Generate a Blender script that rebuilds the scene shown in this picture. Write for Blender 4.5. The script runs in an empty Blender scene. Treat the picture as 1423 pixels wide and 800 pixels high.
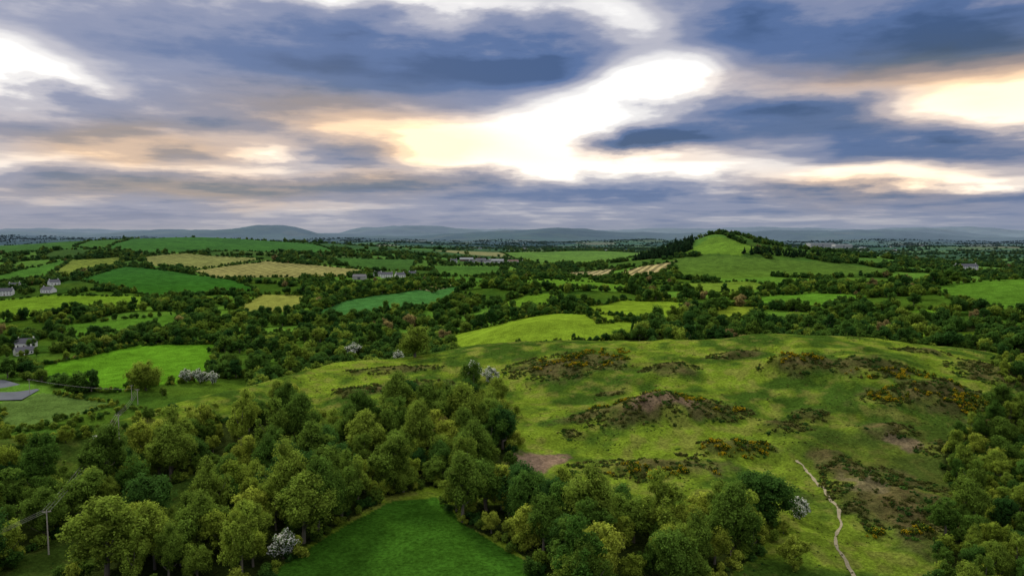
import bpy, math
import numpy as np
from mathutils import Vector
CAMZ=70.0; PITCH=math.radians(4.55)
# world metres: x east, y north, camera station hovers 70 m above the origin
def PP(s): return [tuple(float(v) for v in q.split(',')) for q in s.split()]
RO=PP('51,240,27,11 112,275,13,6 137,268,13,8 148,243,22,9 25,304,25,14 37,198,19,8 94,196,6,10 97,172,14,22 -66,288,8,6 -54,316,20,4 101,234,6,5 188,272,14,14 65,287,11,7 87,226,9,6 119,220,9,5 -46,292,19,6 19,228,3,3 65,210,13,5 130,205,8,5 160,222,10,6 95,300,10,4 175,300,12,5 40,270,6,3')
def _h(xi,yi,s):
    h=(xi.astype(np.int64)*374761393+yi.astype(np.int64)*668265263+s*982451653)&0xffffffff
    h=((h^(h>>13))*1274126177)&0xffffffff
    h=h^(h>>16)
    return (h&0xffffff)/float(0xffffff)
def vn(x,y,s=0):
    xi=np.floor(x);yi=np.floor(y);fx=x-xi;fy=y-yi
    fx=fx*fx*fx*(fx*(fx*6-15)+10);fy=fy*fy*fy*(fy*(fy*6-15)+10)
    a=_h(xi,yi,s);b=_h(xi+1,yi,s);c=_h(xi,yi+1,s);d=_h(xi+1,yi+1,s)
    return (a*(1-fx)+b*fx)*(1-fy)+(c*(1-fx)+d*fx)*fy
def fbm(x,y,o=4,s=0):
    t=0;a=.5;n=0
    for i in range(o):
        t=t+a*vn(x*2**i+i*17.3,y*2**i-i*9.1,s+i);n+=a;a*=.5
    return t/n
def ss(a,b,x):
    t=np.clip((x-a)/(b-a),0,1);return t*t*(3-2*t)
def G(x,y,cx,cy,sx,sy,a,sy2=None):
    dy=y-cy
    s=sy if sy2 is None else np.where(dy>0,sy2,sy)
    return a*np.exp(-((x-cx)/sx)**2-(dy/s)**2)
def height(x,y):
    x=np.asarray(x,float);y=np.asarray(y,float)
    r=np.hypot(x,y)
    z=np.zeros_like(x)
    z+=G(x,y,145,325,115,100,21,58)
    z+=G(x,y,20,345,70,60,7,50)
    z+=G(x,y,50,240,20,13,6)+G(x,y,112,280,15,9,3.6)+G(x,y,143,276,12,8,2.8)+G(x,y,152,250,16,8,3)+G(x,y,85,215,18,9,1.8)
    yl=np.interp(x,[-600,-400,-148,-131,-88,-26,60,400],[60,100,215,255,330,352,370,420])
    s=y-yl
    z-=18*ss(0,90,s)*ss(40,-70,x)*(1-ss(700,1100,y))
    z+=5*np.exp(-(s/55)**2)*ss(60,-20,x)*ss(-330,-150,x)
    z+=G(x,y,25,500,90,55,8)
    z+=G(x,y,-120,840,220,160,9)
    z+=G(x,y,-720,1600,540,520,56)+G(x,y,-1300,1500,300,500,10)
    z+=G(x,y,368,1250,75,120,30)+G(x,y,420,1230,260,230,36)+G(x,y,760,1150,240,200,10)
    z+=G(x,y,480,650,160,130,27)
    z+=G(x,y,150,1900,400,300,16)
    wx=x+(fbm(x/900,y/900,3,91)-.5)*500;fr=ss(3500,6000,r);wx=x*(1-fr)+wx*fr
    for cx,cy,sx,sy,a in [(-3700,9000,850,900,110),(-2900,9300,650,900,75),(-4600,9300,700,900,80),(-3400,10500,1900,900,70),(-4600,6200,1500,500,70),(-2200,12500,900,900,140),(-1200,12500,1100,900,135),
        (-3000,5000,900,400,40),(-300,8000,1300,700,75),(700,8300,700,600,85),(1500,9500,900,700,90),(2800,9000,900,500,80),(4400,9000,1300,700,100),(6000,10500,1400,900,125),(-6500,10000,1500,800,115),
        (-900,4300,700,350,32),(1200,5200,900,350,36),(200,15000,3500,900,150),(5200,15000,2500,900,160),(9000,14000,2500,900,180),(-9000,14000,2500,900,180),(3300,6000,900,300,46),(-1500,6500,900,350,55),(2300,3600,500,250,22)]:
        z+=G(wx,y,cx,cy,sx,sy,a)
    z+=(fbm(x/1000,y/900,6,5)-.5)*130*ss(3500,9000,r)
    z+=(fbm(x/260,y/220,3,11)-.5)*12*ss(380,900,r)
    z+=(fbm(x/45,y/40,3,21)-.5)*3.4*ss(2500,600,r)
    hillm=ss(500,300,r)*ss(-20,40,x)
    z+=(fbm(x/13,y/10,3,31)-.5)*2.4*hillm
    z+=(fbm(x/9,y/8,2,33)-.5)*.55*ss(500,250,r)
    near=(r<450)&(x>-90)
    if near.any():
        xn=x[near];yn=y[near];m=np.zeros(xn.shape)
        for e in RO:
            g=np.exp(-((xn-e[0])/e[2])**2-((yn-e[1])/e[3])**2);m=np.maximum(m,g*min(1.,e[3]/6))
        zz=np.zeros_like(z);zz[near]=m*(.6+3.2*(fbm(xn/5,yn/4,3,37)));z=z+zz
    z-=25*ss(2300,4500,r)
    return z
def hz(x,y): return float(height(np.array([x]),np.array([y]))[0])
# ------------------------------------------------------------ land survey (metres)
FI={k:PP(v) for k,v in {
'near_meadow':'-52,135 -32,177 -20,180 -11,163 7,138 10,131','a':'-310,450 -285,529 -226,539 -180,412 -220,377 -282,411','b':'-264,357 -256,379 -200,353 -216,319 -225,304',
'c':'-60,470 -64,540 -45,580 -7,587 77,560 98,500 75,440 20,425 -30,425','d':'-209,653 -181,798 -99,866 -52,899 -78,749 -160,673','e':'-297,763 -304,855 -244,840 -222,742 -249,660',
'f':'-626,790 -558,835 -434,835 -390,735 -562,708','g':'-579,940 -598,1089 -377,965 -320,887 -433,842','h':'-656,996 -719,1150 -656,1186 -617,1110 -623,972','i':'-717,908 -724,1079 -731,1166 -639,967',
'j':'-626,1198 -581,1261 -428,1209 -472,1077 -571,1102','k':'-476,1049 -415,1189 -230,1128 -244,1030 -412,979','l':'-900,1500 -860,1640 -650,1660 -445,1580 -339,1373 -574,1273 -640,1225 -800,1290',
'm':'-30,1802 242,1900 420,1850 300,1400 203,1251 135,1213 40,1358','n':'304,1188 340,1220 355,1208 371,1179 391,1131 355,1091 271,1163','o':'262,1150 363,1082 474,1057 548,1005 428,953 226,924',
'p':'64,632 114,700 175,672 117,522 59,482','q':'138,553 193,629 230,622 186,561','r':'238,711 305,712 327,645 253,590 220,615','s':'392,662 470,645 560,640 640,560 401,494 378,517 367,598',
't':'191,1096 261,1126 206,992 120,993','u':'61,1122 164,1121 132,986','v':'-121,867 -65,947 -94,826','w':'-328,1251 -181,1345 -162,1121 -268,1157','x':'-224,584 -184,603 -180,561','y':'420,876 519,925 392,662 368,735',
'z':'-141,1234 -15,1253 -24,1105 -108,1041','aa':'-1300,1700 -1100,1900 -828,1528 -733,1280 -901,1240','ab':'-480,1980 -300,1960 -247,1800 -400,1780','ac':'278,559 339,560 328,533 279,523',
'ad':'-150,1010 -60,1040 -10,980 -60,930','ae':'0,880 110,900 150,800 40,770','af':'-420,640 -330,700 -290,600 -360,570','ag':'180,860 300,880 330,790 210,760','ah':'-20,720 40,740 60,660 10,640','ai':'250,480 330,478 350,455 290,440'}.items()}
WO={k:PP(v) for k,v in {
'band':'-150,128 -150,165 -135,185 -119,190 -115,202 -107,221 -104,243 -94,265 -88,278 -77,246 -84,224 -89,211 -95,196 -101,177 -107,164 -108,128',
'mass':'-88,130 -90,147 -86,159 -75,164 -75,182 -79,206 -69,227 -55,230 -40,252 -20,269 -5,269 -1,221 -4,201 -14,187 -22,189 -33,181 -44,155 -52,135',
'copse':'-16,175 -4,176 9,176 15,166 33,164 50,165 61,164 54,148 42,136 33,126 12,126 7,138 -2,154 -11,162',
'right':'74,118 91,146 111,172 122,196 142,219 159,228 174,232 196,222 150,150 111,118',
'rshrub':'206,302 232,315 248,304 204,249 184,250 185,264',
'crest':'60,430 83,470 147,497 206,516 262,522 306,505 348,506 373,471 340,400 290,392 230,402 150,412 95,415',
'mid':'-156,464 -131,525 -88,563 -56,558 -30,430 -38,385 -72,375 -120,400',
'spruce':'204,1201 235,1232 270,1262 325,1268 318,1243 303,1190 265,1159','ridge':'357,1099 399,1121 483,1103 474,1083 388,1092'}.items()}
GO=PP('50,249,22,6 68,241,12,5 68,209,10,5 59,195,3,4 34,194,16,4 148,243,22,7 150,262,10,5 28,306,21,9 92,154,3,2 83,156,2,1.5 114,276,12,3 154,235,8,4 42,320,13,5 135,262,9,3 170,240,8,4')
PA=PP('84,204 84,198 83,186 81,176 80,167 78,162 74,156 72,151 71,146 71,142 70,138 67,131 62,122')
SP={k:PP(v) for k,v in {'oak':'-202,383 -175,433 -156,424 -48,345','haw':'69,164 -189,404 -181,403 -173,401 -49,146 -109,475 -17,300 -9,292 -60,372','bush':'58,141 62,156','pole':'-102,150 -128,225 -190,352 -262,377 -199,363','horse':'-134,222',
'house':'-609,844 -567,859 -348,497 -183,1028 -166,1041 674,1046','barn':'-89,1378 -61,1362 -30,1356 2,1350 -217,1002','factory':'1860,4255 1822,3896','road':'-330,418 -299,410 -262,385 -256,362 -290,357'}.items()}
def inpoly(x,y,poly):
    P=np.array(poly);ins=np.zeros(x.shape,bool)
    bb=(x>=P[:,0].min())&(x<=P[:,0].max())&(y>=P[:,1].min())&(y<=P[:,1].max())
    if not bb.any():return ins
    xs=x[bb];ys=y[bb];r=np.zeros(xs.shape,bool);j=len(P)-1
    for i in range(len(P)):
        xi,yi=P[i];xj,yj=P[j]
        c=((yi>ys)!=(yj>ys))&(xs<(xj-xi)*(ys-yi)/(yj-yi+1e-12)+xi)
        r^=c;j=i
    ins[bb]=r;return ins
def voro(x,y,s,seed=3):
    wx=x+(fbm(x/200,y/200,2,70)-.5)*60;wy=y+(fbm(x/200,y/200,2,80)-.5)*60
    u=wx/s;v=wy/(s*.8);ui=np.floor(u);vi=np.floor(v)
    f1=np.full(x.shape,9.);f2=np.full(x.shape,9.);cid=np.zeros(x.shape)
    for a in(-1,0,1):
        for b in(-1,0,1):
            cx=ui+a;cy=vi+b
            px=cx+.15+.7*_h(cx,cy,seed);py=cy+.15+.7*_h(cx,cy,seed+1)
            d=np.hypot(px-u,py-v);c=_h(cx,cy,seed+2)
            m=d<f1
            f2=np.where(m,f1,np.minimum(f2,d));cid=np.where(m,c,cid);f1=np.where(m,d,f1)
    return f1,f2,cid
FC={'near_meadow':(.030,.088,.008),'a':(.08,.20,.012),'b':(.08,.14,.03),'c':(.15,.24,.018),'d':(.045,.14,.032),'e':(.18,.20,.04),'f':(.11,.20,.016),'g':(.028,.10,.012),
'h':(.16,.21,.03),'i':(.055,.145,.015),'j':(.20,.22,.06),'k':(.25,.24,.08),'l':(.037,.11,.014),'m':(.09,.18,.02),'n':(.10,.19,.016),'o':(.068,.13,.016),'p':(.15,.24,.018),'q':(.16,.22,.02),
'r':(.075,.18,.016),'s':(.07,.16,.016),'t':(.34,.29,.13),'u':(.28,.25,.12),'v':(.27,.25,.13),'w':(.04,.10,.014),'x':(.09,.18,.014),'y':(.13,.20,.018),'z':(.05,.12,.015),'aa':(.045,.115,.014),'ab':(.24,.17,.08),'ac':(.09,.19,.014),'ad':(.055,.135,.018),'ae':(.08,.17,.016),'af':(.06,.145,.014),'ag':(.11,.18,.02),'ah':(.09,.18,.015),'ai':(.10,.18,.015)}
# ------------------------------------------------------------ materials
def haze_tint(nt,colsock,bsdf,inp='Base Color'):  # aerial haze painted into the surface colour, bluer with distance from the origin
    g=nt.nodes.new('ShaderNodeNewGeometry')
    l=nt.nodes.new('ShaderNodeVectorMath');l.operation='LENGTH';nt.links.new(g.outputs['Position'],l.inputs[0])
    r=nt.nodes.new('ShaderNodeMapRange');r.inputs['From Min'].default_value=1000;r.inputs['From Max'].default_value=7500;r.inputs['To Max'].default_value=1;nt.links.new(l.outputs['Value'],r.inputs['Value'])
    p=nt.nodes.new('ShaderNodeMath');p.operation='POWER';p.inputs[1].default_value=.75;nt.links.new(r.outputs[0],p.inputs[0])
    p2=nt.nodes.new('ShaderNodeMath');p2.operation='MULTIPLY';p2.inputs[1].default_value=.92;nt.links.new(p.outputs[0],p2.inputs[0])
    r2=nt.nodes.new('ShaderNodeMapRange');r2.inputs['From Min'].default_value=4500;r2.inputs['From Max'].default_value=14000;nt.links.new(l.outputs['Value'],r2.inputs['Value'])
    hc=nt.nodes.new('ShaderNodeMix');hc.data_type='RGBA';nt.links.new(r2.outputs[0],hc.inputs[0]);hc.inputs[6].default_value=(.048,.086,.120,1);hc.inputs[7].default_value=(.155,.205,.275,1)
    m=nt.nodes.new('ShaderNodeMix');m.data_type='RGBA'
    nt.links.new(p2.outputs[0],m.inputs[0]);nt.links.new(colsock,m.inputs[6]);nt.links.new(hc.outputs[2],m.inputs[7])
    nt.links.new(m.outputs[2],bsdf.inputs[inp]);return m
def newmat(n):
    m=bpy.data.materials.new(n);m.use_nodes=True;nt=m.node_tree;b=nt.nodes['Principled BSDF'];b.inputs['Roughness'].default_value=.95;b.inputs['Specular IOR Level'].default_value=.02
    return m,nt,b
def plain(n,c,rough=.8,noise=.25,scale=2.):
    m,nt,b=newmat(n);b.inputs['Roughness'].default_value=rough;b.inputs['Specular IOR Level'].default_value=.2
    no=nt.nodes.new('ShaderNodeTexNoise');no.inputs['Scale'].default_value=scale;no.inputs['Detail'].default_value=5
    g=nt.nodes.new('ShaderNodeNewGeometry');nt.links.new(g.outputs['Position'],no.inputs['Vector'])
    mx=nt.nodes.new('ShaderNodeMix');mx.data_type='RGBA';nt.links.new(no.outputs['Fac'],mx.inputs[0])
    mx.inputs[6].default_value=tuple(v*(1-noise) for v in c)+(1,);mx.inputs[7].default_value=tuple(min(1,v*(1+noise)) for v in c)+(1,)
    haze_tint(nt,mx.outputs[2],b);return m
def leafmat(n,dark,light,brown=None,flower=None):
    m,nt,b=newmat(n)
    oi=nt.nodes.new('ShaderNodeObjectInfo');at=nt.nodes.new('ShaderNodeAttribute');at.attribute_name='leaf'
    r=nt.nodes.new('ShaderNodeValToRGB');nt.links.new(oi.outputs['Random'],r.inputs[0])
    e=r.color_ramp.elements;e[0].position=0;e[0].color=dark+(1,);e[1].position=1;e[1].color=light+(1,)
    x=e.new(.5);x.color=tuple(d*.6+l*.4 for d,l in zip(dark,light))+(1,)
    if brown:
        x=e.new(.97);x.color=light+(1,);x=e.new(.98);x.color=brown+(1,);e[-1].color=brown+(1,)
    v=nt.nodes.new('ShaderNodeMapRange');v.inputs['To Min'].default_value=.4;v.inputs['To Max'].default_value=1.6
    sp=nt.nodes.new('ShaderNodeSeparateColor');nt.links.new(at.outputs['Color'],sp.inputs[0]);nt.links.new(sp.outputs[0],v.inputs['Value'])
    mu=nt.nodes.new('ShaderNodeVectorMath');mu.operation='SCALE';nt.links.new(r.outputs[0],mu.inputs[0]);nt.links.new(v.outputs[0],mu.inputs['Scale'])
    src=mu.outputs[0]
    if flower:
        mx=nt.nodes.new('ShaderNodeMix');mx.data_type='RGBA';nt.links.new(sp.outputs[1],mx.inputs[0]);nt.links.new(src,mx.inputs[6]);mx.inputs[7].default_value=flower+(1,);src=mx.outputs[2]
    hm=haze_tint(nt,src,b)
    tr=nt.nodes.new('ShaderNodeBsdfTranslucent');nt.links.new(hm.outputs[2],tr.inputs[0])
    ms=nt.nodes.new('ShaderNodeMixShader');ms.inputs[0].default_value=.38
    o=nt.nodes['Material Output'];nt.links.new(b.outputs[0],ms.inputs[1]);nt.links.new(tr.outputs[0],ms.inputs[2]);nt.links.new(ms.outputs[0],o.inputs[0])
    return m
M_leaf=leafmat('leaf_green',(.060,.135,.020),(.24,.32,.040),(.30,.24,.09))
M_leaf2=leafmat('leaf_yellow_green',(.18,.25,.028),(.36,.42,.055))
M_dark=leafmat('leaf_dark',(.030,.085,.018),(.080,.165,.025))
M_mid=leafmat('leaf_hedgerow',(.045,.11,.018),(.17,.25,.030),(.22,.18,.07))
M_con=leafmat('leaf_spruce',(.012,.038,.012),(.03,.065,.018))
M_haw=leafmat('leaf_hawthorn',(.07,.13,.02),(.11,.18,.03),None,(.78,.78,.72))
M_gorse=leafmat('leaf_gorse',(.05,.10,.012),(.09,.14,.015),None,(.85,.56,.02))
M_heath=leafmat('leaf_bracken',(.05,.080,.014),(.13,.125,.035))
M_bark=plain('bark',(.15,.13,.10),.9)
def tube(a,b,ra,rb,n=6):
    a=np.array(a,float);b=np.array(b,float);d=b-a;d/=np.linalg.norm(d)
    u=np.cross(d,[0,0,1.]) if abs(d[2])<.95 else np.cross(d,[1.,0,0]);u/=np.linalg.norm(u);w=np.cross(d,u)
    t=np.linspace(0,2*math.pi,n,endpoint=False)
    ring=np.cos(t)[:,None]*u+np.sin(t)[:,None]*w
    v=np.concatenate([a+ring*ra,b+ring*rb])
    f=[(i,(i+1)%n,n+(i+1)%n,n+i) for i in range(n)]
    return v,f
_ico=None
def ico():
    global _ico
    if _ico is None:
        import bmesh
        bm=bmesh.new();bmesh.ops.create_icosphere(bm,subdivisions=1,radius=1)
        _ico=(np.array([v.co[:] for v in bm.verts]),[tuple(v.index for v in f.verts) for f in bm.faces]);bm.free()
    return _ico
def plant(name,H,W,nl,nleaf,ls,mat,seed,flower=0.,kind='tree',base=.25):
    r=np.random.default_rng(seed)
    V=[];F=[];MI=[];C=[];off=0
    def add(v,f,mi,c):
        nonlocal off
        V.append(v);F.extend([tuple(i+off for i in q) for q in f]);MI.extend([mi]*len(f));off+=len(v);C.append(c)
    cz=H*(base+(1-base)*.5);rz=H*(1-base)*.5
    L=[];R=[]
    for i in range(nl):
        if kind=='cone':
            t=(i+.5)/nl;a=r.uniform(0,6.28);rad=W*.5*(1-t)*.75
            L.append((math.cos(a)*rad*r.uniform(.3,1),math.sin(a)*rad*r.uniform(.3,1),H*(base+(1-base)*t*.95)));R.append(W*.26*(1.15-t))
        else:
            d=r.normal(size=3);d/=np.linalg.norm(d);k=r.uniform(.35,.88)
            w=W*.5*(1-.35*max(0,d[2]))
            L.append((d[0]*w*k,d[1]*w*k,cz+d[2]*rz*k*1.02));R.append(W*r.uniform(.09,.21)*(1. if nl<20 else .85))
    L=np.array(L);R=np.array(R)
    if kind!='bush':
        v,f=tube((0,0,-.6),(r.normal()*.2,r.normal()*.2,H*.45),W*.04,W*.022,8);add(v,f,0,np.zeros((len(v),2)))
        for i in r.choice(nl,min(nl,9),replace=False):
            s=np.array([0,0,H*r.uniform(.15,.42)]);m=(s+L[i])/2+np.array([0,0,-.05*H])
            v,f=tube(s,m,W*.018,W*.012);add(v,f,0,np.zeros((len(v),2)))
            v,f=tube(m,L[i],W*.012,W*.005);add(v,f,0,np.zeros((len(v),2)))
    iv,if_=ico()
    for i in range(nl):
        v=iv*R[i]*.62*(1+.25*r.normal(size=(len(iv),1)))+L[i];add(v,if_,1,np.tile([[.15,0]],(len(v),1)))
    w=R**2;idx=r.choice(nl,nleaf,p=w/w.sum())
    d=r.normal(size=(nleaf,3));d[:,2]+=.25;d/=np.linalg.norm(d,axis=1)[:,None]
    cl=r.normal(size=(nl,12,3));cl/=np.linalg.norm(cl,axis=2)[:,:,None]
    pick=cl[idx,r.integers(0,12,nleaf)]
    mm=r.random(nleaf)<.6
    d=np.where(mm[:,None],pick+d*.34,d);d/=np.linalg.norm(d,axis=1)[:,None]
    p=L[idx]+d*(R[idx]*np.where(mm,r.uniform(.9,1.4,nleaf),r.uniform(.72,1.0,nleaf)))[:,None]
    p[:,2]=np.maximum(p[:,2],.1)
    n=d+r.normal(size=(nleaf,3))*.5;n[:,2]+=.3;n/=np.linalg.norm(n,axis=1)[:,None]
    t=np.cross(n,r.normal(size=(nleaf,3)));t/=np.linalg.norm(t,axis=1)[:,None];b=np.cross(n,t)
    s=(ls*r.uniform(.5,1.3,nleaf))[:,None]
    q=np.stack([p-t*s*.5,p-b*s*.36+n*s*.1,p+t*s*.55,p+b*s*.36-n*s*.08],1).reshape(-1,3)
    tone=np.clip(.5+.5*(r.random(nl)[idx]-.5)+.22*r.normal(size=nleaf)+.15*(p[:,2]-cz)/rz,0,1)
    fl=(r.random(nleaf)<flower).astype(float)
    cc=np.repeat(np.stack([tone,fl],1),4,axis=0)
    i4=np.arange(nleaf*4).reshape(-1,4)
    V.append(q);C.append(cc);F.extend((i4+off).tolist());MI.extend([1]*nleaf)
    V=np.concatenate(V);C=np.concatenate(C)
    me=bpy.data.meshes.new(name);me.from_pydata(V.tolist(),[],F)
    me.materials.append(M_bark);me.materials.append(mat);me.polygons.foreach_set('material_index',MI)
    at=me.color_attributes.new('leaf','FLOAT_COLOR','POINT')
    at.data.foreach_set('color',np.concatenate([C,np.zeros((len(C),1)),np.ones((len(C),1))],1).ravel())
    me.update();return me
def coll(name,meshes):
    c=bpy.data.collections.new(name)
    for i,m in enumerate(meshes):
        c.objects.link(bpy.data.objects.new(f'{name}_{i:02d}',m))
    return c
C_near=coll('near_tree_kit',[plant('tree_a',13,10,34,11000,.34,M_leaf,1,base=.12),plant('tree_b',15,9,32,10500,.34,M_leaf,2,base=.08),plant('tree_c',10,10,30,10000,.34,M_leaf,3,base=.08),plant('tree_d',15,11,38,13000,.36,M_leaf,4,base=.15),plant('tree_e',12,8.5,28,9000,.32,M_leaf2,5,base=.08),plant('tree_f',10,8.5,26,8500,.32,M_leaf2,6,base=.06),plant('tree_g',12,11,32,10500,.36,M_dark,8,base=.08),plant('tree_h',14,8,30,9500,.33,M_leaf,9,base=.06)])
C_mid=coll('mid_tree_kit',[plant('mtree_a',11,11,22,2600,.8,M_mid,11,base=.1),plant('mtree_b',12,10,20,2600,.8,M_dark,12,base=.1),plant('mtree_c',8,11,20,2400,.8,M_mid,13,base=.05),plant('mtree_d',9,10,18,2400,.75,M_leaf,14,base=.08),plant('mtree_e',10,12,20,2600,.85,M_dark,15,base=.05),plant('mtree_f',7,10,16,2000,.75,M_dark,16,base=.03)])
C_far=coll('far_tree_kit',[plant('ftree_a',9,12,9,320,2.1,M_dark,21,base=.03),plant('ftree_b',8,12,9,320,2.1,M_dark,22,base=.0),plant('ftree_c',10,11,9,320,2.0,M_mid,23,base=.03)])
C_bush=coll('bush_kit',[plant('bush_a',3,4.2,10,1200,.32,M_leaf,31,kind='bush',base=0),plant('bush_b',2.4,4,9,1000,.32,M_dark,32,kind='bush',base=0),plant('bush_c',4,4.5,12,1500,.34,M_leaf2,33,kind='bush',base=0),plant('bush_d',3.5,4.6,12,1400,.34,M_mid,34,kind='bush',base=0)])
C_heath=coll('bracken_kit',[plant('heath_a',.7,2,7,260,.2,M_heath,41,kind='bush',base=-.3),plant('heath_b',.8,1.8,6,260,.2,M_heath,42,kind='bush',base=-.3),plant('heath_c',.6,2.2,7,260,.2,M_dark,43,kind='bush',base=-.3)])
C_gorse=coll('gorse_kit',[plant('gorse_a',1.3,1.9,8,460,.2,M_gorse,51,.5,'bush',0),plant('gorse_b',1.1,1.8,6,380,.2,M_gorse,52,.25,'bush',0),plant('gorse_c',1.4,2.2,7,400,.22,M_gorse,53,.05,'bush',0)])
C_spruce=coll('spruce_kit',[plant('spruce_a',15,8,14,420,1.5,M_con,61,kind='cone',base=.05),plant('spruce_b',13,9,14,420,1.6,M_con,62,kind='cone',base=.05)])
YARD=PP('-345,425 -299,418 -250,392 -246,350 -295,340 -345,350')
def scatter(name,c,pts,smin,smax,rg,zs=.18,sink=.15):
    pts=np.asarray(pts,float)
    pts=pts[~inpoly(pts[:,0],pts[:,1],YARD)]
    if len(pts)==0:return
    n=len(pts);z=height(pts[:,0],pts[:,1])-sink
    me=bpy.data.meshes.new(name);me.from_pydata(np.column_stack([pts,z]).tolist(),[],[])
    s=rg.uniform(smin,smax,n)
    sc=np.column_stack([s*rg.uniform(.85,1.2,n),s*rg.uniform(.85,1.2,n),s*rg.uniform(1-zs,1+zs,n)])
    ro=np.column_stack([rg.normal(0,.05,n),rg.normal(0,.05,n),rg.uniform(0,6.28,n)])
    a=me.attributes.new('scl','FLOAT_VECTOR','POINT');a.data.foreach_set('vector',sc.ravel())
    a=me.attributes.new('rt','FLOAT_VECTOR','POINT');a.data.foreach_set('vector',ro.ravel())
    a=me.attributes.new('idx','INT','POINT');a.data.foreach_set('value',rg.integers(0,len(c.objects),n).astype(np.int32))
    ob=bpy.data.objects.new(name,me);bpy.context.collection.objects.link(ob)
    ng=bpy.data.node_groups.new(name,'GeometryNodeTree')
    ng.interface.new_socket('Geometry',in_out='INPUT',socket_type='NodeSocketGeometry');ng.interface.new_socket('Geometry',in_out='OUTPUT',socket_type='NodeSocketGeometry')
    N=ng.nodes;i=N.new('NodeGroupInput');o=N.new('NodeGroupOutput');ip=N.new('GeometryNodeInstanceOnPoints');ci=N.new('GeometryNodeCollectionInfo')
    ci.inputs['Collection'].default_value=c;ci.inputs['Separate Children'].default_value=True;ci.inputs['Reset Children'].default_value=True
    def na(nm,t):
        q=N.new('GeometryNodeInputNamedAttribute');q.data_type=t;q.inputs['Name'].default_value=nm;return q.outputs[0]
    k=ng.links.new
    k(i.outputs[0],ip.inputs['Points']);k(ci.outputs[0],ip.inputs['Instance']);ip.inputs['Pick Instance'].default_value=True
    k(na('idx','INT'),ip.inputs['Instance Index']);k(na('rt','FLOAT_VECTOR'),ip.inputs['Rotation']);k(na('scl','FLOAT_VECTOR'),ip.inputs['Scale']);k(ip.outputs[0],o.inputs[0])
    md=ob.modifiers.new('scatter','NODES');md.node_group=ng
    return ob
def fill(poly,sp,rg,jit=.45):
    P=np.array(poly);x0,y0=P.min(0);x1,y1=P.max(0)
    gx,gy=np.meshgrid(np.arange(x0,x1,sp),np.arange(y0,y1,sp));gx=gx.ravel();gy=gy.ravel()
    gx=gx+rg.uniform(-jit,jit,gx.size)*sp;gy=gy+rg.uniform(-jit,jit,gy.size)*sp
    m=inpoly(gx,gy,poly);return np.column_stack([gx[m],gy[m]])
def along(poly,sp,rg,jit,closed=True):
    P=np.array(poly,float);out=[]
    for i in range(len(P) if closed else len(P)-1):
        a=P[i];b=P[(i+1)%len(P)];n=max(1,int(np.linalg.norm(b-a)/sp))
        t=(np.arange(n)+rg.random(n))/n
        out.append(a+(b-a)*t[:,None]+rg.normal(0,jit,(n,2)))
    return np.concatenate(out)
rg=np.random.default_rng(99)
near=np.concatenate([fill(WO[k],6.8,rg) for k in('band','mass','copse')])
scatter('broadleaf_woodland',C_near,near,.58,1.28,rg)
rt=fill(WO['right'],5.5,rg);scatter('scrub_woodland',C_near,rt,.32,.75,rg)
L1=PP('-178,236 -168,250 -155,270 -140,298 -120,318');L2=PP('-160,200 -146,214 -137,225 -128,245 -112,262')
nb=np.concatenate([along(WO[k],2.5,rg,1.5) for k in('band','mass','copse')]+[fill(WO['right'],4,rg),fill(WO['rshrub'],4,rg),along(L1,2.,rg,1.8,False),along(L2,2.2,rg,1.6,False),along(PP('-250,300 -225,300 -205,315 -185,345'),1.8,rg,2,False)])
scatter('woodland_edge_bushes',C_bush,nb,.45,1.2,rg)
scatter('thicket',C_near,np.concatenate([fill(WO['rshrub'],7,rg),along(L1,12,rg,2,False),along(L2,14,rg,2,False),along(PP('-362,485 -345,482 -330,488'),5,rg,1.5,False)]),.3,.6,rg)
md=np.concatenate([fill(WO['crest'],8,rg),fill(WO['mid'],7.5,rg)])
inai=inpoly(md[:,0],md[:,1],FI['ai']);md=md[~inai]
N=80000;x=rg.uniform(-1250,1250,N);y=rg.uniform(365,1450,N)
inf=np.zeros(N,bool)
for k,v in FI.items(): inf|=inpoly(x,y,v)
for k in('mid','crest','spruce'): inf|=inpoly(x,y,WO[k])
yl=np.interp(x,[-600,-400,-148,-131,-88,-26,60,280,600],[60,100,235,285,365,400,415,415,340])
f1,f2,cid=voro(x,y,130)
edge=(f2-f1)<.07
dens=np.where(edge,1.,np.where(fbm(x/70,y/60,3,200)>np.where(y<680,.52,.59),.65,.005))
keep=(~inf)&(np.abs(x)<y*.95+40)&(y>yl+25)&(rg.random(N)<dens)
for p in SP['house']+SP['barn']: keep&=(np.abs(x-p[0])>20)|(y>p[1]+12)|(y<p[1]-60)
mp=np.column_stack([x[keep],y[keep]])
hed=np.concatenate([along(v,4.5,rg,1.6) for k,v in FI.items() if k not in('near_meadow','b','n','o')])
allm=np.concatenate([md,mp])
dist=np.hypot(allm[:,0],allm[:,1])
scatter('hedgerow_trees',C_mid,allm[dist<900],.4,1.15,rg)
scatter('hedgerow_trees_beyond',C_far,allm[dist>=900],.4,.95,rg)
hd=np.hypot(hed[:,0],hed[:,1])
scatter('field_hedges',C_mid,hed[(hd<900)],.2,.6,rg)
hb=np.concatenate([along(v,2.2,rg,.8) for k,v in FI.items() if k in('a','b','c','d','p','q')])
scatter('hedge_bushes',C_bush,hb,.5,.95,rg)
hf=hed[(hd>=900)];scatter('field_hedges_beyond',C_far,hf,.2,.5,rg,sink=.3)
N=230000;x=rg.uniform(-5200,5200,N);y=rg.uniform(1300,6500,N)
inf=np.zeros(N,bool)
for k,v in FI.items(): inf|=inpoly(x,y,v)
f1,f2,cid=voro(x,y,230)
keep=(~inf)&(np.abs(x)<y*.85)&((((f2-f1)<.045)&(rg.random(N)<.8))|((fbm(x/240,y/200,3,300)>.63)&(rg.random(N)<.4)))
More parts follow.
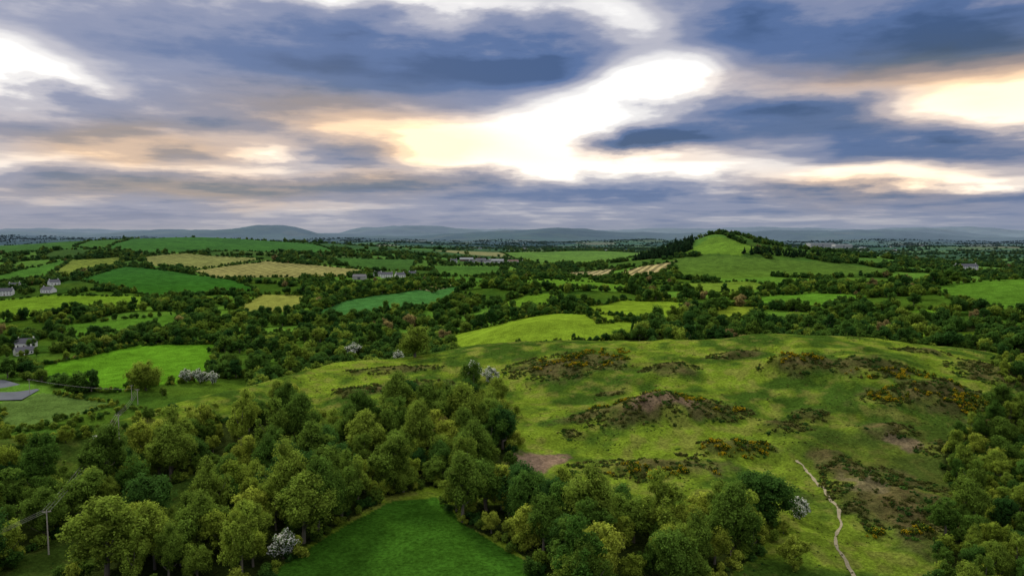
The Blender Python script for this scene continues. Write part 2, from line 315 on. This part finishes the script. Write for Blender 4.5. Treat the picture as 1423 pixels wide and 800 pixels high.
for p in SP['factory']: keep&=(np.abs(x-p[0])>110)|(y>p[1]+50)|(y<p[1]-500)
dp=np.column_stack([x[keep],y[keep]]);scatter('distant_trees',C_far,dp,.5,1.1,rg,sink=.5)
scatter('spruce_plantation',C_spruce,fill(WO['spruce'],6.5,rg),.7,1.15,rg)
scatter('ridge_trees',C_spruce,fill(WO['ridge'],8,rg),.5,.9,rg)
def ell(e,n,rg,grow=1.0):
    a=rg.uniform(0,6.283,n);r=np.sqrt(rg.random(n))*grow
    return np.column_stack([e[0]+np.cos(a)*r*e[2],e[1]+np.sin(a)*r*e[3]])
hp=np.concatenate([ell(e,int(3.14*e[2]*e[3]*.9)+6,rg,1.2) for e in RO])
m=fbm(hp[:,0]/6,hp[:,1]/6,3,400)>.42;scatter('bracken',C_heath,hp[m],.3,1.2,rg,sink=.15)
N=24000;x=rg.uniform(-170,270,N);y=rg.uniform(135,390,N);m=(fbm(x/16,y/12,4,410)>.55)
k=np.column_stack([x[m],y[m]]);k=k[~inpoly(k[:,0],k[:,1],FI['near_meadow'])];scatter('grass_tussocks',C_heath,k,.12,.45,rg,sink=.06)
gp=np.concatenate([ell(e,int(3.14*e[2]*e[3]*.5)+8,rg,1.1) for e in GO])
m=fbm(gp[:,0]/5,gp[:,1]/5,2,420)>.5;scatter('gorse_bushes',C_gorse,gp[m],.4,1.15,rg,sink=.05)
def put(name,me,p,s,rz=0):
    o=bpy.data.objects.new(name,me);o.location=(p[0],p[1],hz(*p)-.15);o.scale=(s,s,s);o.rotation_euler=(0,0,rz);bpy.context.collection.objects.link(o);return o
oak=plant('oak',15,16,44,13000,.55,M_leaf,71,base=.1);haw=plant('hawthorn',5.5,6,18,3800,.34,M_haw,72,.5,base=.03);wil=plant('willow',9,7,24,7000,.34,M_leaf2,73,base=.04)
for i,p in enumerate(SP['oak']): put('oak_tree',oak,p,[1.15,1.,1.,1.1][i],i*1.3)
for i,p in enumerate(SP['haw']): put('hawthorn_tree',haw,p,[1.,1.5,1.6,1.4,1.2,2.2,1.4,1.3,1.3][i],i*.9)
for i,p in enumerate(SP['bush']): put('willow_tree',wil,p,[.9,.4][i],i)
# ------------------------------------------------------------ ground sheet
ang=np.concatenate([np.arange(-180,-55,2.5),np.arange(-55,55,.13),np.arange(55,180.01,2.5)])*math.pi/180
R=np.concatenate([[0.5,15,35,60],np.geomspace(80,130,14)[:-1],np.geomspace(130,45000,1080)])
A,RR=np.meshgrid(ang,R)
X=RR*np.sin(A);Y=RR*np.cos(A);Z=height(X,Y)
n,m_=X.shape
xf=X.ravel();yf=Y.ravel();rr=np.hypot(xf,yf)
c=np.zeros((xf.size,3));rough=np.zeros(xf.size);stripe=np.zeros(xf.size)
n1=fbm(xf/35,yf/30,4,500);n2=fbm(xf/9,yf/8,3,510);n3=fbm(xf/3,yf/3,2,515)
ga=np.array([.140,.210,.018]);gb=np.array([.042,.085,.011]);gc=np.array([.17,.165,.042])
t=ss(.38,.61,n1*.5+n2*.5)[:,None];c[:]=ga*(t)+gb*(1-t)
t=ss(.50,.68,n2*.5+n3*.5)[:,None]*.55;c=c*(1-t)+gc*t
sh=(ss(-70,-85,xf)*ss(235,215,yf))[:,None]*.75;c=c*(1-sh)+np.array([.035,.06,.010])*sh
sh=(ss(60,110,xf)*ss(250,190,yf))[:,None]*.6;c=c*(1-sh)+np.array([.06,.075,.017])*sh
mid=ss(20,60,yf-np.interp(xf,[-600,-400,-148,-131,-88,-26,60,280,600],[60,100,225,275,350,385,395,395,330]))[:,None]
f1,f2,cid=voro(xf,yf,130)
floor=np.array([.055,.12,.014])*(.6+1.0*cid[:,None])+np.array([.04,.045,0])*(n1[:,None]-.4)
floor=floor*(1-.6*ss(.10,.05,f2-f1)[:,None])
c=c*(1-mid)+floor*mid
far=ss(1250,1500,yf)[:,None]
f1,f2,cid=voro(xf,yf,230)
pal=np.array([(.045,.12,.018),(.08,.17,.025),(.035,.085,.018),(.09,.17,.025),(.20,.20,.08),(.03,.075,.016),(.06,.14,.022),(.12,.17,.035)])
pc=pal[(cid*7.999).astype(int)];pc=pc*(1-.6*ss(.07,.03,f2-f1)[:,None])
wood=ss(.51,.55,fbm(xf/800,yf/500,4,520))[:,None]*ss(2200,3500,rr)[:,None];pc=pc*(1-wood)+np.array([.010,.028,.012])*wood
c=c*(1-far)+pc*far
for k,v in FI.items():
    mk=inpoly(xf,yf,v);base=np.array(FC[k]);nn=(n1[mk]*.6+n2[mk]*.4)
    c[mk]=base*(.6+.8*nn[:,None])
    if k in'jkhtuv':stripe[mk]=1
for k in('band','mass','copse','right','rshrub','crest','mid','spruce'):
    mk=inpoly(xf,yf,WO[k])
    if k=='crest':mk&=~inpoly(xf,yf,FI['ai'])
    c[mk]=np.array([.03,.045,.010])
for e in RO:
    d=np.hypot((xf-e[0])/e[2],(yf-e[1])/e[3]);mk=d<1.6
    w=ss(1.2,.6,d[mk]+(n2[mk]-.5)*1.6+(n3[mk]-.5)*.7)[:,None]*.85;rc=np.array([.045,.065,.015])*(1-n3[mk][:,None])+np.array([.13,.095,.045])*n3[mk][:,None]
    c[mk]=c[mk]*(1-w)+rc*w
for e,cc in[((6,206,8.5,8),(.20,.14,.095)),((95,181,8,8),(.15,.13,.065)),((52,238,10,4),(.16,.115,.07)),((122,210,6,5),(.15,.12,.07))]:
    d=np.hypot((xf-e[0])/e[2],(yf-e[1])/e[3]);mk=d<1.7;w=ss(1.15,.75,d[mk]+(n2[mk]-.5)*1.6+(n3[mk]-.5))[:,None];c[mk]=c[mk]*(1-w)+np.array(cc)*(.6+.8*n3[mk][:,None])*w
i=np.arange(n*m_).reshape(n,m_)
F=np.stack([i[:-1,:-1],i[1:,:-1],i[1:,1:],i[:-1,1:]],-1).reshape(-1,4)[:, ::-1]
me=bpy.data.meshes.new('ground')
me.vertices.add(n*m_);me.vertices.foreach_set('co',np.stack([X,Y,Z],-1).ravel())
me.loops.add(F.size);me.loops.foreach_set('vertex_index',F.ravel().astype(np.int32))
me.polygons.add(len(F));me.polygons.foreach_set('loop_start',(np.arange(len(F))*4).astype(np.int32));me.polygons.foreach_set('loop_total',np.full(len(F),4,np.int32))
me.update(calc_edges=True);me.polygons.foreach_set('use_smooth',np.ones(len(F),bool))
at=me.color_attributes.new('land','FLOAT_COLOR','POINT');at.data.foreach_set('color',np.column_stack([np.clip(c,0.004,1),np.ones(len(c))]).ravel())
at=me.color_attributes.new('mask','FLOAT_COLOR','POINT');at.data.foreach_set('color',np.column_stack([rough,stripe,np.zeros(len(c)),np.ones(len(c))]).ravel())
ground=bpy.data.objects.new('ground',me);bpy.context.collection.objects.link(ground)
m,nt,b=newmat('grassland');k=nt.links.new;NN=nt.nodes.new;b.inputs['Specular IOR Level'].default_value=0
la=NN('ShaderNodeAttribute');la.attribute_name='land';mk=NN('ShaderNodeAttribute');mk.attribute_name='mask';ge=NN('ShaderNodeNewGeometry')
sp=NN('ShaderNodeSeparateColor');k(mk.outputs['Color'],sp.inputs[0])
def noise(s,d=5,r=.6):
    q=NN('ShaderNodeTexNoise');q.inputs['Scale'].default_value=s;q.inputs['Detail'].default_value=d;q.inputs['Roughness'].default_value=r;k(ge.outputs['Position'],q.inputs['Vector']);return q.outputs['Fac']
def mr(v,a,b_,c_,d_):
    q=NN('ShaderNodeMapRange');k(v,q.inputs['Value']);q.inputs['From Min'].default_value=a;q.inputs['From Max'].default_value=b_;q.inputs['To Min'].default_value=c_;q.inputs['To Max'].default_value=d_;return q.outputs[0]
def ma(op,a,b_):
    q=NN('ShaderNodeMath');q.operation=op
    for j,v in enumerate((a,b_)):
        if isinstance(v,(int,float)):q.inputs[j].default_value=v
        else:k(v,q.inputs[j])
    return q.outputs[0]
fine=mr(noise(1.1,6,.7),.3,.7,.45,1.55);med=mr(noise(.11,5,.65),.3,.7,.7,1.3)
st=NN('ShaderNodeTexWave');st.inputs['Scale'].default_value=.028;st.inputs['Distortion'].default_value=1.;st.inputs['Detail'].default_value=0
mp_=NN('ShaderNodeMapping');mp_.inputs['Rotation'].default_value=(0,0,.45);k(ge.outputs['Position'],mp_.inputs['Vector']);k(mp_.outputs[0],st.inputs['Vector'])
stv=mr(st.outputs['Fac'],.35,.65,.5,1.15);stm=ma('ADD',ma('MULTIPLY',ma('SUBTRACT',stv,1.),sp.outputs[1]),1.)
tot=ma('MULTIPLY',ma('MULTIPLY',fine,med),stm)
sc=NN('ShaderNodeVectorMath');sc.operation='SCALE';k(la.outputs['Color'],sc.inputs[0]);k(tot,sc.inputs['Scale'])
haze_tint(nt,sc.outputs[0],b)
bu=NN('ShaderNodeBump');bu.inputs['Distance'].default_value=.8;bu.inputs['Strength'].default_value=1.;k(noise(1.0,5,.7),bu.inputs['Height']);k(bu.outputs[0],b.inputs['Normal'])
me.materials.append(m)
# ------------------------------------------------------------ path, car park
def ribbon(name,pts,wid,mat,dz,step=.7,wob=.3):
    P=np.array(pts,float);seg=np.linalg.norm(np.diff(P,axis=0),axis=1);L=np.concatenate([[0],np.cumsum(seg)])
    t=np.arange(0,L[-1],step);x=np.interp(t,L,P[:,0]);y=np.interp(t,L,P[:,1])
    ker=np.ones(9)/9;xp=np.pad(x,4,'edge');yp=np.pad(y,4,'edge');x=np.convolve(xp,ker,'valid');y=np.convolve(yp,ker,'valid')
    x+=(fbm(t/5,t*0,3,601)-.5)*wob*4
    dx=np.gradient(x);dy=np.gradient(y);l=np.hypot(dx,dy);nx=-dy/l;ny=dx/l
    V=[];n=5;ww=wid*(.25+1.3*fbm(t/2.5,t*0,3,602))
    for j in range(n):
        o=(j/(n-1)-.5)*ww;X_=x+nx*o;Y_=y+ny*o;V.append(np.column_stack([X_,Y_,height(X_,Y_)+dz]))
    V=np.stack(V,1).reshape(-1,3);i=np.arange(len(t)*n).reshape(-1,n)
    F=np.stack([i[:-1,:-1],i[1:,:-1],i[1:,1:],i[:-1,1:]],-1).reshape(-1,4)
    me=bpy.data.meshes.new(name);me.from_pydata(V.tolist(),[],F.tolist());me.materials.append(mat);o=bpy.data.objects.new(name,me);bpy.context.collection.objects.link(o);return o
ribbon('footpath',PA,.75,plain('trodden_earth',(.25,.22,.14),.9,.5,1.5),.08)
P=SP['road'];zm=max(hz(*p) for p in P)+.2
me=bpy.data.meshes.new('car_park');me.from_pydata([(p[0],p[1],zm) for p in P],[],[tuple(range(len(P)))]);ma_=plain('asphalt',(.11,.12,.14),1.,.25,.2);ma_.node_tree.nodes['Principled BSDF'].inputs['Specular IOR Level'].default_value=0;me.materials.append(ma_);o=bpy.data.objects.new('car_park',me);bpy.context.collection.objects.link(o)
# ------------------------------------------------------------ buildings
M_wall=plain('white_render',(.72,.71,.68),.8,.08);M_grey=plain('grey_render',(.36,.35,.33),.8,.15);M_slate=plain('slate_roof',(.10,.10,.12),.8);M_glass=plain('window_glass',(.03,.035,.045),.15,.1);M_steel=plain('steel_roof',(.24,.26,.28),.7);M_red=plain('brown_cladding',(.16,.10,.08));M_door=plain('door_paint',(.12,.05,.04))
def box(name,par,x0,x1,y0,y1,z0,z1,mat):
    v=[(x,y,z) for z in(z0,z1) for y in(y0,y1) for x in(x0,x1)]
    f=[(0,2,3,1),(4,5,7,6),(0,1,5,4),(2,6,7,3),(0,4,6,2),(1,3,7,5)]
    me=bpy.data.meshes.new(name);me.from_pydata(v,[],f);me.materials.append(mat);o=bpy.data.objects.new(name,me);o.parent=par;bpy.context.collection.objects.link(o);return o
def building(kind,p,w,d,h,rh,rot,wall,roof,wins=True):
    e=bpy.data.objects.new(kind,None);bpy.context.collection.objects.link(e);e.location=(p[0],p[1],hz(*p)-.2);e.rotation_euler=(0,0,rot)
    a,b_=w/2,d/2
    v=[(-a,-b_,-1),(a,-b_,-1),(a,b_,-1),(-a,b_,-1),(-a,-b_,h),(a,-b_,h),(a,b_,h),(-a,b_,h),(-a,0,h+rh),(a,0,h+rh)]
    f=[(0,1,5,4),(2,3,7,6),(1,2,6,9,5),(3,0,4,8,7)]
    me=bpy.data.meshes.new('walls');me.from_pydata(v,[],f);me.materials.append(wall);o=bpy.data.objects.new('walls',me);o.parent=e;bpy.context.collection.objects.link(o)
    ov=.35;k_=rh/b_
    v=[(-a-ov,-b_-ov,h-ov*k_+.05),(a+ov,-b_-ov,h-ov*k_+.05),(a+ov,0,h+rh+.05),(-a-ov,0,h+rh+.05),(a+ov,b_+ov,h-ov*k_+.05),(-a-ov,b_+ov,h-ov*k_+.05)]
    me=bpy.data.meshes.new('roof');me.from_pydata(v,[],[(0,1,2,3),(3,2,4,5)]);me.materials.append(roof);o=bpy.data.objects.new('roof',me);o.parent=e;bpy.context.collection.objects.link(o)
    s=o.modifiers.new('s','SOLIDIFY');s.thickness=.12
    if wins:
        nw=max(2,int(w/3.2))
        for j in range(nw):
            x=-a+(j+.5)*w/nw
            for sgn in(-1,1):
                y0=sgn*b_
                dr=(j==nw//2 and sgn<0)
                box('door' if dr else 'window',e,x-.5,x+.5,min(y0,y0+sgn*.06),max(y0,y0+sgn*.06),(0 if dr else 1.0),2.15,M_door if dr else M_glass)
                if h>4:box('window',e,x-.5,x+.5,min(y0,y0+sgn*.06),max(y0,y0+sgn*.06),3.5,4.6,M_glass)
        for sx in(-a+.5,a-1.3):box('chimney',e,sx,sx+.8,-.4,.4,h+rh-.6,h+rh+1.1,wall)
    else:
        box('barn_door',e,-2,2,-b_-.08,-b_,0,h*.8,M_slate)
    return e
for i,p in enumerate(SP['house']):
    building('farmhouse',p,[16,15,11,17,14,36][i],[9,9,7,9,9,9][i],[5.6,4,3.2,5.6,4,5][i],[3.2,3.2,2.4,3.2,3.2,3.2][i],[.3,-.2,.9,.1,.7,.2][i],M_wall,M_slate)
for q_ in[(-623,880,.4),(-590,905,1.),(-640,850,.1),(-362,520,.2),(-150,1060,.5),(-200,1050,-.2),(-110,1330,.3),(-45,1320,-.3),(25,1330,.1),(-75,1310,.6),(-20,1300,.9)]:
    building('farmhouse',q_[:2],12,8,4,3,q_[2],M_wall,M_slate)
for i,p in enumerate(SP['barn']):
    building('barn',p,[26,20,28,20,18][i],12,4.5,3.,[.05,.4,-.1,.2,0][i],[M_red,M_grey,M_grey,M_wall,M_grey][i],[M_steel,M_slate,M_steel,M_red,M_slate][i],False)
for i,p in enumerate(SP['factory']):
    building('factory',p,[150,90][i],60,[26,18][i],3,[.05,-.1][i],M_wall,M_steel,False)
rgt=np.random.default_rng(5)
for j in range(56):
    if j<34: yy=rgt.uniform(1500,5200);xx=rgt.uniform(-.6,.62)*yy
    else: yy=rgt.uniform(3600,4500);xx=yy*rgt.uniform(.34,.60)
    building('farmhouse',(xx,yy),rgt.uniform(12,26)*(1 if j<34 else 1.5),9,rgt.choice([3,5.2]),3.2,rgt.uniform(0,3),M_wall,M_slate if j%3 else M_steel,yy<2500)
# ------------------------------------------------------------ poles & wires
M_wood=plain('weathered_pole',(.36,.33,.28));M_wire=plain('wire',(.10,.10,.10),.5)
tops=[]
for i,p in enumerate(SP['pole']):
    e=bpy.data.objects.new('utility_pole',None);bpy.context.collection.objects.link(e);z=hz(*p);e.location=(p[0],p[1],z);H=[10,8.5,8,8,8][i]
    e.rotation_euler=(0,0,.25)
    for nm,(v,f) in {'shaft':tube((0,0,-.5),(0,0,H),.17,.11,10),'crossarm':tube((-.9,0,H-.35),(.9,0,H-.35),.07,.07,6),'brace':tube((-.5,0.1,H-.38),(0,.1,H-1.0),.03,.03,5),'insulator_1':tube((-.8,0,H-.28),(-.8,0,H-.02),.06,.04,8),'insulator_2':tube((.8,0,H-.28),(.8,0,H-.02),.06,.04,8),'insulator_3':tube((0,0,H),(0,0,H+.25),.06,.04,8)}.items():
        me=bpy.data.meshes.new(nm);me.from_pydata(v.tolist(),[],f);me.materials.append(M_wood);o=bpy.data.objects.new(nm,me);o.parent=e;bpy.context.collection.objects.link(o)
    tops.append(np.array([p[0],p[1],z+H]))
def wire(a,b,sag):
    t=np.linspace(0,1,24)[:,None];P=a*(1-t)+b*t;P[:,2]-=4*sag*(t*(1-t))[:,0];return P
cu=bpy.data.curves.new('power_line','CURVE');cu.dimensions='3D';cu.bevel_depth=.03;cu.materials.append(M_wire)
ext=np.array([tops[0][0]-25,tops[0][1]-70,tops[0][2]])
for a,b_ in[(ext,tops[0]),(tops[0],tops[1]),(tops[1],tops[2]),(tops[2],tops[3])]:
    for o_ in(-.8,0,.8):
        P=wire(a+np.array([o_,0,0]),b_+np.array([o_,0,0]),1.6);s=cu.splines.new('POLY');s.points.add(len(P)-1);s.points.foreach_set('co',np.column_stack([P,np.ones(len(P))]).ravel())
o=bpy.data.objects.new('power_line',cu);bpy.context.collection.objects.link(o)
# ------------------------------------------------------------ horse (grazing)
J={'pelvis':(-.7,0,1.3,.27),'belly':(-.1,0,1.2,.31),'chest':(.5,0,1.25,.29),'neck':(.9,0,1.2,.17),'poll':(1.3,0,.75,.12),'nose':(1.45,0,.3,.07),'tail0':(-.98,0,1.3,.06),'tail1':(-1.1,0,.7,.05)}
E=[('pelvis','belly'),('belly','chest'),('chest','neck'),('neck','poll'),('poll','nose'),('pelvis','tail0'),('tail0','tail1')]
for s,y in(('l',.18),('r',-.18)):
    J['st'+s]=(-.55,y,.95,.15);J['ho'+s]=(-.85,y,.55,.07);J['hf'+s]=(-.75,y,.03,.06);J['el'+s]=(.5,y,.9,.11);J['kn'+s]=(.55,y,.5,.06);J['ff'+s]=(.55,y,.03,.06);J['ear'+s]=(1.22,y*.4,.9,.03)
    E+=[('pelvis','st'+s),('st'+s,'ho'+s),('ho'+s,'hf'+s),('chest','el'+s),('el'+s,'kn'+s),('kn'+s,'ff'+s),('poll','ear'+s)]
keys=list(J);me=bpy.data.meshes.new('horse');me.from_pydata([J[q][:3] for q in keys],[(keys.index(a),keys.index(b_)) for a,b_ in E],[])
ho=bpy.data.objects.new('horse',me);bpy.context.collection.objects.link(ho);p=SP['horse'][0];ho.location=(p[0],p[1],hz(*p));ho.rotation_euler=(0,0,2.8)
me.materials.append(plain('horse_coat',(.7,.68,.62)));sk=ho.modifiers.new('skin','SKIN')
for q,sv in zip(keys,me.skin_vertices[0].data):sv.radius=(J[q][3],J[q][3])
me.skin_vertices[0].data[0].use_root=True;ho.modifiers.new('sub','SUBSURF').render_levels=1
# ------------------------------------------------------------ sky
w=bpy.data.worlds.new('World');bpy.context.scene.world=w;w.use_nodes=True;nt=w.node_tree;k=nt.links.new;NN=nt.nodes.new;bg=nt.nodes['Background']
SUN_AZ=math.radians(-30);SUN_EL=math.radians(32)
tc=NN('ShaderNodeTexCoord');sx=NN('ShaderNodeSeparateXYZ');k(tc.outputs['Generated'],sx.inputs[0])
az=ma('MULTIPLY',ma('ARCTAN2',sx.outputs[0],sx.outputs[1]),180/math.pi)
q=NN('ShaderNodeMath');q.operation='ARCSINE';k(sx.outputs[2],q.inputs[0]);el=ma('MULTIPLY',q.outputs[0],180/math.pi)
def comb(a,b_,c_=0.):
    q=NN('ShaderNodeCombineXYZ')
    for j,v in enumerate((a,b_,c_)):
        if isinstance(v,(int,float)):q.inputs[j].default_value=v
        else:k(v,q.inputs[j])
    return q.outputs[0]
def wn(vec,s,d=5,r=.55,dist=0):
    q=NN('ShaderNodeTexNoise');q.inputs['Scale'].default_value=s;q.inputs['Detail'].default_value=d;q.inputs['Roughness'].default_value=r;q.inputs['Distortion'].default_value=dist;k(vec,q.inputs['Vector']);return q.outputs['Fac']
elp=ma('MAXIMUM',sx.outputs[2],0.);den=ma('ADD',elp,.08)
plane=comb(ma('DIVIDE',sx.outputs[0],den),ma('DIVIDE',sx.outputs[1],den))
nA=wn(plane,1.3,7,.55,.1);nB=wn(comb(ma('MULTIPLY',az,.05),ma('MULTIPLY',el,.20),3.1),1.,6,.5,.05);nC=wn(comb(ma('MULTIPLY',az,.13),ma('MULTIPLY',el,.42),9.),1.,6,.55,.1)
nD=wn(comb(ma('MULTIPLY',az,.05),ma('MULTIPLY',el,.75),5.),1.,5,.5,.1)
azw=ma('ADD',az,ma('MULTIPLY',ma('SUBTRACT',nB,.5),6.));elw=ma('ADD',el,ma('MULTIPLY',ma('SUBTRACT',nC,.5),3.0));pos=comb(azw,elw)
def blobs(L,acc):
    for a,e,ra,re,ro,amp in L:
        mp=NN('ShaderNodeMapping');mp.vector_type='TEXTURE';mp.inputs['Location'].default_value=(a,e,0);mp.inputs['Rotation'].default_value=(0,0,math.radians(ro));mp.inputs['Scale'].default_value=(ra,re,1);k(pos,mp.inputs['Vector'])
        d=NN('ShaderNodeVectorMath');d.operation='DOT_PRODUCT';k(mp.outputs[0],d.inputs[0]);k(mp.outputs[0],d.inputs[1])
        g=ma('POWER',.3679,d.outputs['Value'])
        q=NN('ShaderNodeMath');q.operation='MULTIPLY_ADD';k(g,q.inputs[0]);q.inputs[1].default_value=amp
        if isinstance(acc,float):q.inputs[2].default_value=acc
        else:k(acc,q.inputs[2])
        acc=q.outputs[0]
    return acc
BR=[(-36.5,10.8,4.5,1.9,0,.85),(-31,10.2,3.5,.6,-8,.25),(-14,17.6,9,.8,0,.3),(-3,17.7,9,.8,0,.3),(8.5,16.4,4,1.8,-20,.45),(12,12.2,7,1.8,4,.55),(12,11.8,4,1.2,4,.25),(5,9.4,9,2.0,12,.46),(0,8,8,1.6,8,.34),(-7,7.6,7,1.1,-5,.38),(0,6.2,7,1.3,0,.50),(7,5.2,8,.9,0,.42),(14,5.2,7,1.4,0,.36),
(34.5,8.4,7,2.0,0,.8),(27.5,3.9,6,.9,0,.62),(33,3.2,4,.6,0,.4),(-19,6,2.8,.7,0,.48),(-36,4.6,5,.7,0,.25),(36,16,5,1,0,.1),(-27,6,9,1.2,0,.08),(-14,8.4,7,1.2,0,.06),(-24,4.6,9,.5,0,.14),
(-24,13.5,10,2.2,-5,-.16),(-12,13.3,9,2.2,-5,-.20),(-5,13.0,6,1.8,-5,-.26),(1,12.9,4.6,1.5,0,-.42),(2.5,11.9,3,.6,0,-.12),(17.5,14.3,4,2,0,-.30),(25,13.2,9,2.2,0,-.34),(33,13,5,2,0,-.25),(21,8.8,5,1.1,0,-.34),(27,7.6,8,1.0,0,-.24),(10.5,7.0,4.5,.65,3,-.66),(31,5.9,8,.8,0,-.3),(-33,8,6,1.5,0,-.10),(-13,3.2,16,.7,0,-.16),(15,2.4,20,.7,0,-.14),(22,10.6,6,.7,0,.08)]
B=blobs(BR,.43)
B=ma('ADD',B,ma('MULTIPLY',ma('SUBTRACT',nA,.5),.70));B=ma('ADD',B,ma('MULTIPLY',ma('SUBTRACT',nB,.5),.4));B=ma('ADD',B,ma('MULTIPLY',ma('SUBTRACT',nC,.5),.55))
B=ma('ADD',B,ma('MULTIPLY',ma('MULTIPLY',ma('SUBTRACT',nD,.5),mr(el,4,11,1.,.3)),.8))
up=mr(el,20,40,0,.5);B=ma('ADD',B,up)
cr=NN('ShaderNodeValToRGB');k(B,cr.inputs[0]);E=cr.color_ramp;E.interpolation='EASE'
for j,(p_,c_) in enumerate([(0,(.045,.095,.23)),(.2,(.085,.15,.33)),(.4,(.22,.26,.41)),(.6,(.49,.49,.57)),(.8,(.88,.86,.86)),(1.,(1.3,1.28,1.22))]):
    if j<2:x_=E.elements[j];x_.position=p_
    else:x_=E.elements.new(p_)
    x_.color=c_+(1,)
WM=blobs([(-15,9.3,9,2,0,1.1),(-27,6,9,1.8,0,1.15),(-6,6.8,8,1.9,0,.95),(35,9.5,8,3.4,0,.9),(28,3.5,8,1.5,0,.85),(-25,3,14,.9,0,1.),(-10,4,10,.7,0,.6),(10,6,9,1.3,0,.45),(27,11,10,1.2,0,.65),(22,8,8,1.2,0,.35)],0.)
WM=ma('MULTIPLY',WM,mr(nB,.3,.65,.6,1.2))
wm=NN('ShaderNodeMix');wm.data_type='RGBA';wm.blend_type='MULTIPLY';k(WM,wm.inputs[0]);k(cr.outputs[0],wm.inputs[6]);wm.inputs[7].default_value=(1.34,.95,.60,1)
hz_=ma('POWER',2.718,ma('MULTIPLY',ma('MAXIMUM',el,0.),-.75))
hm=NN('ShaderNodeMix');hm.data_type='RGBA';k(ma('MULTIPLY',hz_,.8),hm.inputs[0]);k(wm.outputs[2],hm.inputs[6]);hm.inputs[7].default_value=(.28,.32,.40,1)
sky=NN('ShaderNodeTexSky');sky.sky_type='NISHITA';sky.sun_disc=False;sky.sun_elevation=SUN_EL;sky.sun_rotation=SUN_AZ
sc=NN('ShaderNodeVectorMath');sc.operation='SCALE';k(sky.outputs[0],sc.inputs[0]);sc.inputs['Scale'].default_value=.10
fm=NN('ShaderNodeMix');fm.data_type='RGBA';fm.inputs[0].default_value=.06;k(hm.outputs[2],fm.inputs[6]);k(sc.outputs[0],fm.inputs[7])
k(fm.outputs[2],bg.inputs[0]);bg.inputs[1].default_value=1.
l=bpy.data.lights.new('sun','SUN');l.energy=3.0;l.angle=math.radians(8);l.color=(1,.91,.74);lo=bpy.data.objects.new('sun',l)
sv=Vector((math.sin(SUN_AZ)*math.cos(SUN_EL),math.cos(SUN_AZ)*math.cos(SUN_EL),math.sin(SUN_EL)));lo.rotation_euler=sv.to_track_quat('Z','Y').to_euler();bpy.context.collection.objects.link(lo)
c=bpy.data.cameras.new('camera');c.lens=36*979/1423;c.clip_end=90000;c.clip_start=1;co=bpy.data.objects.new('camera',c);co.location=(0,0,CAMZ);co.rotation_euler=(math.pi/2-PITCH,0,0);bpy.context.collection.objects.link(co);bpy.context.scene.camera=co
s=bpy.context.scene;s.view_settings.view_transform='Standard';s.view_settings.look='None';s.view_settings.exposure=0
